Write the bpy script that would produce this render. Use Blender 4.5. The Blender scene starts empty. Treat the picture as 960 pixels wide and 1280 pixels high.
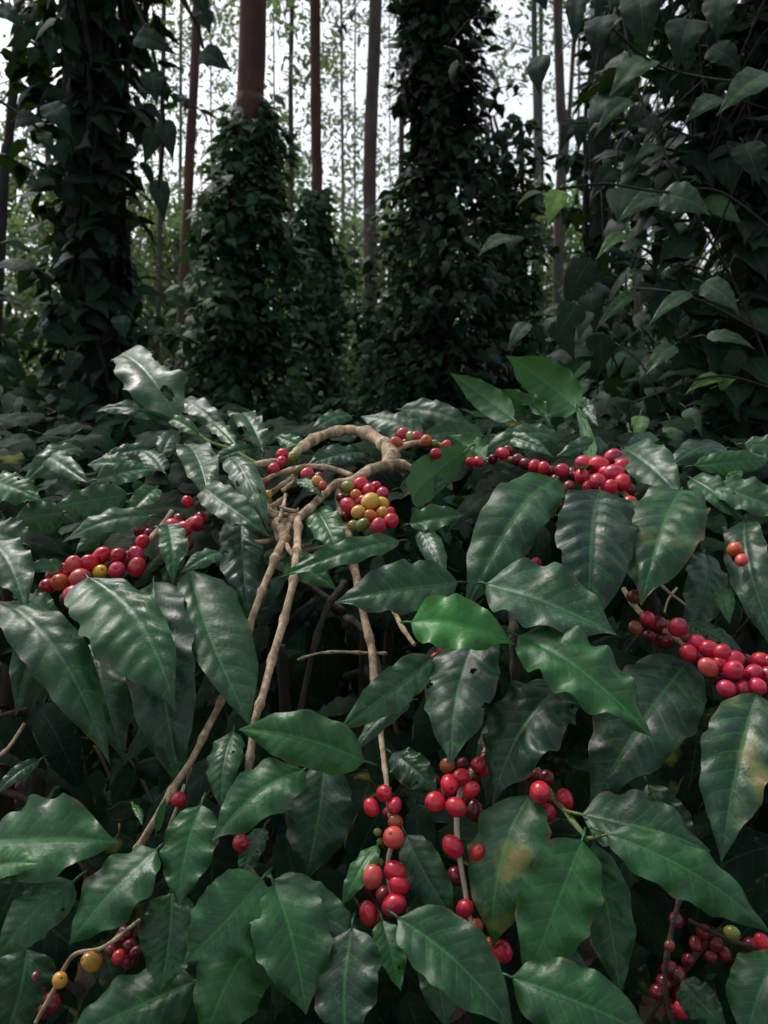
import bpy, math, random
from mathutils import Vector, Matrix, noise
R = math.radians
random.seed(11)
scene = bpy.context.scene
COL = scene.collection

# ------------------------------------------------------------------ camera
F = 1004.0
PITCH = R(8)
CAM = Vector((0, 0, 1.6))
FW = Vector((0, math.cos(PITCH), -math.sin(PITCH)))
UP = Vector((0, math.sin(PITCH), math.cos(PITCH)))
RT = Vector((1, 0, 0))
cd = bpy.data.cameras.new('camera')
cam = bpy.data.objects.new('camera', cd)
COL.objects.link(cam)
cam.location = CAM
cam.rotation_euler = (R(90) - PITCH, 0, 0)
cd.sensor_fit = 'VERTICAL'
cd.sensor_height = 24
cd.lens = F / 1280 * 24
cd.clip_start = 0.02
cd.clip_end = 600
cd.dof.use_dof = True
cd.dof.focus_distance = 0.82
cd.dof.aperture_fstop = 7.0
scene.camera = cam

def at(px, py, d):
    return CAM + FW * d + RT * ((px - 480) / F * d) + UP * ((640 - py) / F * d)

def atY(px, py, Y):
    v = FW + RT * ((px - 480) / F) + UP * ((640 - py) / F)
    return CAM + v * (Y / v.y)

def lerp_tab(tab, x):
    if x <= tab[0][0]: return tab[0][1]
    for (a, b), (c, d) in zip(tab, tab[1:]):
        if x <= c: return b + (d - b) * (x - a) / (c - a)
    return tab[-1][1]

DT = [(440, 1.42), (500, 1.33), (540, 1.2), (600, 1.03), (700, .9), (850, .8), (1000, .73), (1280, .67), (1500, .64)]
def D(px, py):
    return lerp_tab(DT, py)

# ------------------------------------------------------------------ materials
class NT:
    def __init__(s, name):
        s.m = bpy.data.materials.new(name); s.m.use_nodes = True
        s.t = s.m.node_tree; s.t.nodes.clear()
        s.out = s.n('ShaderNodeOutputMaterial')
    def n(s, typ, **k):
        x = s.t.nodes.new(typ)
        for a, b in k.items():
            if a.startswith('i_'): x.inputs[a[2:].replace('_', ' ')].default_value = b
            else: setattr(x, a, b)
        return x
    def l(s, a, b): s.t.links.new(a, b)
    def math(s, op, a, b=None, clamp=False):
        x = s.t.nodes.new('ShaderNodeMath'); x.operation = op; x.use_clamp = clamp
        for i, v in enumerate((a, b)):
            if v is None: continue
            if isinstance(v, (int, float)): x.inputs[i].default_value = v
            else: s.l(v, x.inputs[i])
        return x.outputs[0]
    def mix(s, f, a, b):
        x = s.t.nodes.new('ShaderNodeMix'); x.data_type = 'RGBA'
        for i, v in ((0, f), (6, a), (7, b)):
            if isinstance(v, (int, float)): x.inputs[i].default_value = v
            elif isinstance(v, tuple): x.inputs[i].default_value = (*v, 1)
            else: s.l(v, x.inputs[i])
        return x.outputs[2]
    def noise(s, scale, detail=3, rough=.5, vec=None, dim='3D'):
        x = s.t.nodes.new('ShaderNodeTexNoise')
        x.inputs['Scale'].default_value = scale
        x.inputs['Detail'].default_value = detail
        x.inputs['Roughness'].default_value = rough
        if vec: s.l(vec, x.inputs['Vector'])
        return x.outputs['Fac']
    def ramp(s, f, lo, hi):
        x = s.t.nodes.new('ShaderNodeMapRange'); x.interpolation_type = 'SMOOTHSTEP'
        s.l(f, x.inputs[0]); x.inputs[1].default_value = lo; x.inputs[2].default_value = hi
        return x.outputs[0]

def leaf_material(name, dark, light, back, rough=.42, transl=.12, dust=1.0, spec=.5, veins=1.0):
    k = NT(name)
    pos = k.n('ShaderNodeNewGeometry')
    P = pos.outputs['Position']
    luv = k.n('ShaderNodeAttribute', attribute_name='luv')
    ton = k.n('ShaderNodeAttribute', attribute_name='tone')
    sx = k.n('ShaderNodeSeparateXYZ'); k.l(luv.outputs['Vector'], sx.inputs[0])
    tx = k.n('ShaderNodeSeparateColor'); k.l(ton.outputs['Color'], tx.inputs[0])
    s_, ph = sx.outputs[0], sx.outputs[2]
    col = k.mix(tx.outputs[0], dark, light)
    col = k.mix(k.math('MULTIPLY', k.math('SUBTRACT', tx.outputs[0], 1.0, True), .55, True), col, (.05, .30, .045))
    big = k.noise(14, 4, .6, P)
    col = k.mix(k.math('MULTIPLY', k.ramp(big, .35, .75), .55), col, tuple(c * .45 for c in dark))
    # mottled darker and lighter cells between the veins
    mt = k.noise(90, 5, .7, P)
    col = k.mix(k.math('MULTIPLY', k.ramp(mt, .5, .72), .35), col, tuple(c * 1.15 for c in light))
    col = k.mix(k.math('MULTIPLY', k.ramp(mt, .5, .3), .4), col, tuple(c * .5 for c in dark))
    # yellow ageing patches
    yn = k.noise(22, 3, .55, P)
    yf = k.math('MULTIPLY', k.ramp(yn, .5, .64), tx.outputs[2], True)
    col = k.mix(k.math('MULTIPLY', yf, .6), col, (.17, .19, .035))
    yf2 = k.math('MULTIPLY', k.ramp(yn, .6, .7), tx.outputs[2], True)
    col = k.mix(k.math('MULTIPLY', yf2, .6), col, (.20, .10, .02))
    # side veins and midrib
    a = k.math('ABSOLUTE', s_)
    if veins > 0:
        fr = k.math('ABSOLUTE', k.math('SUBTRACT', k.math('FRACT', k.math('ADD', ph, .5)), .5))
        vf = k.math('SUBTRACT', 1.0, k.ramp(fr, .015, .085))
        vf = k.math('MULTIPLY', vf, k.math('SUBTRACT', 1.0, k.ramp(a, .45, .95)))
        col = k.mix(k.math('MULTIPLY', vf, .13 * veins), col, tuple(min(.5, c * 2.2 + .02) for c in light))
    mf = k.math('SUBTRACT', 1.0, k.ramp(a, .02, .055))
    col = k.mix(k.math('MULTIPLY', mf, .19), col, tuple(min(.5, c * 2.2 + .03) for c in light))
    if dust > 0:
        d1 = k.noise(170, 4, .7, P); d2 = k.noise(16, 3, .6, P); d3 = k.noise(620, 1, .5, P)
        df = k.math('MULTIPLY', k.ramp(d1, .54, .70), k.ramp(d2, .42, .66))
        df = k.math('ADD', df, k.math('MULTIPLY', k.ramp(d3, .70, .76), .9))
        df = k.math('ADD', df, k.math('MULTIPLY', k.ramp(k.noise(240, 2, .6, P), .70, .74), 1.3))
        df = k.math('ADD', df, k.math('MULTIPLY', k.ramp(d2, .35, .75), .28))
        df = k.math('MULTIPLY', k.math('MULTIPLY', df, tx.outputs[1]), .33 * dust, True)
        col = k.mix(df, col, (.20, .29, .26))
        # browned margin
        eb = k.math('MULTIPLY', k.ramp(k.math('ABSOLUTE', s_), .86, .98), k.ramp(k.noise(30, 2, .5, P), .55, .66))
        col = k.mix(k.math('MULTIPLY', eb, .75), col, (.13, .085, .03))
        # browned scorch spots
        b1 = k.noise(75, 2, .5, P)
        bf = k.math('MULTIPLY', k.ramp(b1, .72, .76), .7)
        col = k.mix(bf, col, (.07, .045, .02))
    bk = k.mix(k.ramp(big, .3, .8), back, tuple(c * .7 for c in back))
    bk = k.mix(k.math('MULTIPLY', mf, .6), bk, tuple(c * 1.6 for c in back))
    col = k.mix(pos.outputs['Backfacing'], col, bk)
    b = k.n('ShaderNodeBsdfPrincipled')
    k.l(col, b.inputs['Base Color'])
    rn = k.noise(40, 3, .6, P)
    rr = k.math('ADD', k.math('MULTIPLY', k.ramp(rn, .3, .7), .20), rough - .10)
    rr = k.math('ADD', rr, k.math('MULTIPLY', pos.outputs['Backfacing'], .25))
    k.l(rr, b.inputs['Roughness'])
    b.inputs['Specular IOR Level'].default_value = spec
    bn = k.n('ShaderNodeBump'); bn.inputs['Strength'].default_value = .38; bn.inputs['Distance'].default_value = .0022
    hh = k.math('ADD', k.noise(110, 5, .7, P), k.math('MULTIPLY', k.noise(38, 2, .5, P), 1.2))
    k.l(hh, bn.inputs['Height']); k.l(bn.outputs[0], b.inputs['Normal'])
    t = k.n('ShaderNodeBsdfTranslucent')
    k.l(k.mix(.5, col, (.10, .22, .02)), t.inputs[0])
    m = k.n('ShaderNodeMixShader'); m.inputs[0].default_value = transl
    k.l(b.outputs[0], m.inputs[1]); k.l(t.outputs[0], m.inputs[2])
    k.l(m.outputs[0], k.out.inputs[0])
    return k.m

M = {}
M['coffee'] = leaf_material('coffee_leaf', (.0045, .031, .016), (.030, .175, .024), (.033, .13, .03), .36, .18, spec=.42)
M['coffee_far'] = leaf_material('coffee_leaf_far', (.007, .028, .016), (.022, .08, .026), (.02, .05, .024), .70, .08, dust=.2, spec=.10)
M['coffee_inner'] = leaf_material('coffee_leaf_shaded', (.002, .010, .006), (.007, .032, .009), (.005, .016, .007), .7, .03, dust=.15, spec=.07)  # darker copy of the coffee leaf; shade inside the shrubs painted in
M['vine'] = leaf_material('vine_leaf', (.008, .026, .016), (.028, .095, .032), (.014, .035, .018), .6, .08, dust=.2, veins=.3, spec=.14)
M['vine_dark'] = leaf_material('vine_leaf_shaded', (.006, .020, .012), (.024, .075, .026), (.010, .028, .015), .6, .08, dust=.15, veins=.3, spec=.15)  # darker vine leaf copy, shade painted into its colours
M['vine_mid'] = leaf_material('vine_leaf_mid', (.014, .044, .026), (.060, .155, .05), (.035, .09, .045), .6, .12, dust=.3, veins=.3, spec=.2)  # lighter vine leaf copy, offsets the backlight through its colours
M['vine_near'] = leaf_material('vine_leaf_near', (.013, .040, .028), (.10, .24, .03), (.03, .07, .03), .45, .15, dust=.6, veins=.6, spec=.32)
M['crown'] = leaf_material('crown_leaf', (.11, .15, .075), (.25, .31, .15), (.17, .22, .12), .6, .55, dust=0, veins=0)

def bark_material(name, c1, c2, c3, scale=40, moss=0.0):
    k = NT(name)
    g = k.n('ShaderNodeNewGeometry'); P = g.outputs['Position']
    mp = k.n('ShaderNodeMapping'); mp.inputs['Scale'].default_value = (1, 1, .25); k.l(P, mp.inputs[0])
    n1 = k.noise(scale, 5, .7, mp.outputs[0]); n2 = k.noise(scale * .2, 3, .5, P); n3 = k.noise(scale * 4, 3, .6, mp.outputs[0])
    col = k.mix(k.ramp(n1, .35, .65), c1, c2)
    col = k.mix(k.math('MULTIPLY', k.ramp(n2, .45, .7), .6), col, c3)
    col = k.mix(k.math('MULTIPLY', k.ramp(n3, .5, .75), .5), col, tuple(c * .35 for c in c1))
    if moss:
        col = k.mix(k.math('MULTIPLY', k.ramp(k.noise(scale * .5, 3, .6, P), .5, .62), moss), col, (.05, .07, .03))
    b = k.n('ShaderNodeBsdfPrincipled'); k.l(col, b.inputs['Base Color'])
    b.inputs['Roughness'].default_value = .85; b.inputs['Specular IOR Level'].default_value = .25
    bn = k.n('ShaderNodeBump'); bn.inputs['Strength'].default_value = 1.0; bn.inputs['Distance'].default_value = .4 / scale
    k.l(n1, bn.inputs['Height']); k.l(bn.outputs[0], b.inputs['Normal'])
    k.l(b.outputs[0], k.out.inputs[0])
    return k.m
M['stem'] = bark_material('coffee_stem_bark', (.22, .145, .085), (.66, .50, .32), (.20, .14, .085), 90, .4)
M['innerstem'] = bark_material('shaded_coffee_bark', (.03, .022, .016), (.07, .05, .036), (.025, .025, .015), 60, .4)  # coffee stem bark darkened to paint the shade inside the shrubs
M['pale'] = bark_material('pale_stem_bark', (.38, .29, .20), (.50, .40, .29), (.25, .18, .12), 110)
M['greenstem'] = bark_material('green_stem', (.10, .16, .04), (.16, .22, .07), (.12, .12, .05), 90)
M['redbark'] = bark_material('red_bark', (.078, .038, .028), (.125, .060, .044), (.045, .030, .024), 14)
M['greybark'] = bark_material('grey_bark', (.075, .055, .045), (.13, .10, .085), (.05, .04, .035), 14, .35)
M['darkbark'] = bark_material('dark_bark', (.018, .016, .014), (.035, .03, .026), (.012, .012, .01), 14, .2)
M['palebark'] = bark_material('pale_grey_bark', (.11, .10, .085), (.18, .165, .14), (.07, .075, .05), 12, .3)

def cherry_material():
    k = NT('coffee_cherry')
    oi = k.n('ShaderNodeObjectInfo'); g = k.n('ShaderNodeNewGeometry'); P = g.outputs['Position']
    tc = k.n('ShaderNodeTexCoord')
    n1 = k.noise(55, 2, .5, P); n2 = k.noise(260, 3, .6, P)
    hs = k.n('ShaderNodeHueSaturation'); hs.inputs['Value'].default_value = .5; hs.inputs['Hue'].default_value = .485
    k.l(oi.outputs['Color'], hs.inputs['Color'])
    col = k.mix(k.math('MULTIPLY', k.ramp(n1, .45, .7), .75), oi.outputs['Color'], hs.outputs[0])
    # orange / yellow blush on part of the skin
    col = k.mix(k.math('MULTIPLY', k.ramp(k.noise(70, 1, .5, P), .58, .72), .14), col, (.55, .22, .04))
    col = k.mix(k.math('MULTIPLY', k.ramp(n2, .66, .74), .45), col, (.10, .03, .02))
    sx = k.n('ShaderNodeSeparateXYZ'); k.l(tc.outputs['Object'], sx.inputs[0])
    # brown scar disc at the tip (local +Z)
    r = k.math('SQRT', k.math('ADD', k.math('POWER', sx.outputs[0], 2), k.math('POWER', sx.outputs[1], 2)))
    sc = k.math('MULTIPLY', k.math('SUBTRACT', 1.0, k.ramp(r, .13, .20)), k.math('GREATER_THAN', sx.outputs[2], .5))
    col = k.mix(k.math('MULTIPLY', sc, .85), col, (.05, .025, .015))
    b = k.n('ShaderNodeBsdfPrincipled'); k.l(col, b.inputs['Base Color'])
    b.inputs['Roughness'].default_value = .33
    k.l(k.math('ADD', k.math('MULTIPLY', n2, .2), .15), b.inputs['Roughness'])
    b.inputs['Subsurface Weight'].default_value = .08
    b.inputs['Subsurface Radius'].default_value = (.004, .001, .0005)
    bn = k.n('ShaderNodeBump'); bn.inputs['Strength'].default_value = .15; bn.inputs['Distance'].default_value = .001
    k.l(n1, bn.inputs['Height']); k.l(bn.outputs[0], b.inputs['Normal'])
    k.l(b.outputs[0], k.out.inputs[0]); return k.m
M['cherry'] = cherry_material()

def ground_material():
    k = NT('forest_floor')
    g = k.n('ShaderNodeNewGeometry'); P = g.outputs['Position']
    col = k.mix(k.ramp(k.noise(9, 6, .75, P), .38, .62), (.018, .013, .009), (.06, .038, .024))
    col = k.mix(k.math('MULTIPLY', k.ramp(k.noise(.6, 3, .5, P), .45, .6), .7), col, (.02, .035, .014))
    col = k.mix(k.math('MULTIPLY', k.ramp(k.noise(40, 3, .6, P), .6, .7), .6), col, (.10, .06, .035))
    b = k.n('ShaderNodeBsdfPrincipled'); k.l(col, b.inputs['Base Color']); b.inputs['Roughness'].default_value = .95
    bn = k.n('ShaderNodeBump'); bn.inputs['Distance'].default_value = .03
    k.l(k.noise(25, 5, .7, P), bn.inputs['Height']); k.l(bn.outputs[0], b.inputs['Normal'])
    k.l(b.outputs[0], k.out.inputs[0]); return k.m
M['ground'] = ground_material()
def litter_material():
    k = NT('dry_leaf_litter')
    ton = k.n('ShaderNodeAttribute', attribute_name='tone'); tx = k.n('ShaderNodeSeparateColor'); k.l(ton.outputs['Color'], tx.inputs[0])
    col = k.mix(tx.outputs[0], (.05, .028, .016), (.17, .095, .05))
    b = k.n('ShaderNodeBsdfPrincipled'); k.l(col, b.inputs['Base Color']); b.inputs['Roughness'].default_value = .8
    k.l(b.outputs[0], k.out.inputs[0]); return k.m
M['litter'] = litter_material()

# ------------------------------------------------------------------ mesh helpers
COFFEE = [(0, 0.03), (.025, .15), (.07, .45), (.14, .71), (.24, .89), (.36, .98), (.47, 1), (.6, .95), (.71, .81), (.80, .60), (.87, .38), (.925, .19), (.965, .08), (1, 0)]
PEPPER = [(0, .22), (.06, .66), (.16, .92), (.3, 1), (.45, .92), (.6, .70), (.75, .42), (.87, .18), (.95, .06), (1, 0)]
OAK = [(0, .1), (.3, .8), (.5, 1), (.75, .6), (1, 0)]

class MB:
    def __init__(s): s.v = []; s.f = []; s.luv = []; s.tone = []
    def leaf(s, P0, P1, W, nrm, nu=48, nv=12, prof=COFFEE, tone=(.3, .3, 0), sag=.08, bend=0.0, fold=.22, curl=.25,
             corr=.012, wave=.05, veins=8, twist=0.0, petiole=0.0, holes=(), skew=0.0, ragged=0.0, prad=.0013):
        ax = P1 - P0; L = ax.length
        if L < 1e-6: return
        ax = ax / L
        nrm = (nrm - ax * nrm.dot(ax))
        if nrm.length < 1e-5: nrm = ax.orthogonal()
        nrm.normalize()
        side = ax.cross(nrm).normalized()       # right-handed, faces wind towards nrm
        ph1, ph2, ph3 = random.random() * 6.28, random.random() * 6.28, random.random() * 10
        nw = random.uniform(3.0, 4.6)
        base = len(s.v); tipc = random.random() ** 2 * .16
        for i in range(nu + 1):
            t = i / nu
            hw = W / 2 * lerp_tab(prof, t)
            arc = 4 * t * (1 - t)
            c = P0 + ax * (L * t) + nrm * (sag * arc * L - sag * .6 * L * t * t) + side * (bend * arc * L) - nrm * (tipc * t ** 4 * L)
            a = twist * (t - .4)
            sd = side * math.cos(a) + nrm * math.sin(a); nn = nrm * math.cos(a) - side * math.sin(a)
            for j in range(nv + 1):
                q = -1 + 2 * j / nv
                aq = abs(q); p_ = ph1 if q < 0 else ph2
                h = hw * (1 + (skew if q > 0 else -skew))
                k = 1 + .10 * aq ** 3 * noise.noise(Vector((t * nw * 3.2, q * .6, ph3 + 4)))
                if ragged: k += ragged * aq ** 2 * noise.noise(Vector((t * 9, q * 2, ph3)))
                phase = .22 * noise.noise(Vector((t * 4, 7 if q < 0 else 2, ph3))) + veins * (t - .30 * aq * (W / L) * 1.4 * lerp_tab(prof, t)) + .15
                z = math.sin(fold) * aq * h - curl * aq * aq * h
                z += corr * L * abs(math.sin(math.pi * phase)) * min(1, aq * 3.0) * (1 - .55 * aq) * min(1, arc * 1.6)
                z += wave * W * aq ** 2.5 * math.sin(6.28 * nw * t + p_) * min(1, arc * 1.5)
                # slow uneven swell over the blade
                z += .05 * W * noise.noise(Vector((t * 2.2, q * .9, ph3))) * min(1, arc * 2)
                s.v.append(c + sd * (q * h * k * math.cos(fold)) + nn * z - ax * (aq * hw * .12))
                s.luv.append((q, t, phase)); s.tone.append((*tone, 1))
        for i in range(nu):
            for j in range(nv):
                t = (i + .5) / nu; q = -1 + 2 * (j + .5) / nv
                if any(((t - ht) / hr) ** 2 + ((q - hq) / (hr * 3.6)) ** 2 < 1 + .5 * noise.noise(Vector((t * 30, q * 14, 3))) for ht, hq, hr in holes): continue
                a = base + i * (nv + 1) + j
                s.f.append((a, a + 1, a + nv + 2, a + nv + 1))
        if petiole > 0:
            s.tube([P0 - ax * petiole - nrm * petiole * .4, P0 - ax * petiole * .4, P0 + ax * L * .12 - nrm * prad * .6], [prad, prad, prad * .7], 5, tone)
    def tube(s, pts, rad, seg=8, tone=(.5, 0, 0), cap=True):
        base = len(s.v); n = len(pts)
        prev = None
        for i in range(n):
            d = (pts[min(i + 1, n - 1)] - pts[max(i - 1, 0)]).normalized()
            if prev is None:
                u = d.orthogonal().normalized()
            else:
                u = (prev - d * prev.dot(d)).normalized()
            prev = u; w = d.cross(u)
            for j in range(seg):
                a = 6.28318 * j / seg
                s.v.append(pts[i] + (u * math.cos(a) + w * math.sin(a)) * rad[i]); s.luv.append((0.5, i / n, .5)); s.tone.append((*tone, 1))
        for i in range(n - 1):
            for j in range(seg):
                a = base + i * seg + j; b = base + i * seg + (j + 1) % seg
                s.f.append((a, b, b + seg, a + seg))
        if cap:
            s.f.append(tuple(base + (n - 1) * seg + j for j in range(seg)))
            s.f.append(tuple(base + j for j in reversed(range(seg))))
    def build(s, name, mat, parent=None, origin=None, smooth=True):
        me = bpy.data.meshes.new(name)
        o = origin if origin is not None else Vector((0, 0, 0))
        me.from_pydata([v - o for v in s.v], [], s.f)
        a = me.attributes.new('luv', 'FLOAT_VECTOR', 'POINT')
        a.data.foreach_set('vector', [x for p in s.luv for x in p])
        a = me.attributes.new('tone', 'FLOAT_COLOR', 'POINT')
        a.data.foreach_set('color', [x for p in s.tone for x in p])
        if smooth: me.polygons.foreach_set('use_smooth', [True] * len(me.polygons))
        me.materials.append(M[mat]); me.update()
        ob = bpy.data.objects.new(name, me); COL.objects.link(ob)
        ob.location = o
        if parent is not None:
            ob.parent = parent
            ob.location = o - wloc(parent)
        return ob

def wloc(o):
    l = Vector(o.location)
    while o.parent: o = o.parent; l += Vector(o.location)
    return l

def thing(name, label, cat, loc, group=None):
    o = bpy.data.objects.new(name, None); COL.objects.link(o); o.location = loc; o.empty_display_size = .1
    o['label'] = label; o['category'] = cat
    if group: o['group'] = group
    return o

def spline(pts, sub=8):
    """Catmull-Rom through (Vector, radius) pairs"""
    P = [p for p, r in pts]; Rr = [r for p, r in pts]
    out, ro = [], []
    n = len(P)
    for i in range(n - 1):
        p0, p1, p2, p3 = P[max(i - 1, 0)], P[i], P[i + 1], P[min(i + 2, n - 1)]
        for k in range(sub):
            t = k / sub
            out.append(.5 * ((2 * p1) + (p2 - p0) * t + (2 * p0 - 5 * p1 + 4 * p2 - p3) * t * t + (3 * p1 - p0 - 3 * p2 + p3) * t ** 3))
            ro.append(Rr[i] + (Rr[i + 1] - Rr[i]) * t)
    out.append(P[-1]); ro.append(Rr[-1])
    return out, ro

def stem_mb(mb, pts, node=0.05, knob=.35, jit=.08, seg=10, sub=10, zj=.0012):
    P, r = spline(pts, sub)
    acc = 0; rr = []; nx = random.uniform(0, node)
    out = []
    for i, p in enumerate(P):
        if i: acc += (p - P[i - 1]).length
        k = 1 + jit * noise.noise(p * 45)
        d = abs(((acc + nx) % node) - node / 2)
        if knob: k += knob * math.exp(-(d / .0045) ** 2)
        rr.append(r[i] * k)
        out.append(p + Vector((noise.noise(p * 30), noise.noise(p * 30 + Vector((9, 0, 0))), noise.noise(p * 30 + Vector((0, 9, 0))))) * zj)
    mb.tube(out, rr, seg)

# ------------------------------------------------------------------ ground
mb = MB()
N = 60
for i in range(N + 1):
    for j in range(N + 1):
        x = (i / N * 2 - 1); y = (j / N * 2 - 1)
        x = 300 * x * abs(x); y = 300 * y * abs(y) + 5
        z = .06 * noise.noise(Vector((x * .5, y * .5, 0))) - .04
        mb.v.append(Vector((x, y, z))); mb.luv.append((0, 0, 0)); mb.tone.append((0, 0, 0, 1))
for i in range(N):
    for j in range(N):
        a = i * (N + 1) + j
        mb.f.append((a, a + N + 1, a + N + 2, a + 1))
g = mb.build('ground', 'ground'); g['kind'] = 'structure'
mb = MB()
for i in range(3500):
    y = random.uniform(.3, 9); x = random.uniform(-1, 1) * (1.5 + y * .5)
    p = Vector((x, y, random.uniform(0, .03))); a = random.uniform(0, 6.28)
    d = Vector((math.cos(a), math.sin(a), random.uniform(-.1, .3)))
    L = random.uniform(.05, .13)
    mb.leaf(p, p + d * L, L * .45, Vector((random.uniform(-.4, .4), random.uniform(-.4, .4), 1)), 4, 2, tone=(random.random(), 0, 0), corr=0, wave=.1)
o = mb.build('leaf_litter', 'litter'); o['kind'] = 'stuff'; o['label'] = 'brown dry leaf litter lying on the plantation floor'; o['category'] = 'leaf litter'

# ------------------------------------------------------------------ front coffee shrubs
G = 'coffee shrubs filling the foreground'
ROOT = {
 'L': thing('coffee_shrub', 'coffee shrub at left edge with pinkish red cherries above large drooping leaves', 'shrub', Vector((-.62, 1.12, 0)), G),
 'C': thing('coffee_shrub', 'coffee shrub in the middle with bare arching tan branch and multicoloured cherries', 'shrub', Vector((-.06, 1.2, 0)), G),
 'R': thing('coffee_shrub', 'coffee shrub at right edge with a long thick row of dark red cherries', 'shrub', Vector((.62, 1.12, 0)), G)}

def who(x):
    return 'L' if x < 238 else ('R' if x > 783 else 'C')

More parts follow.
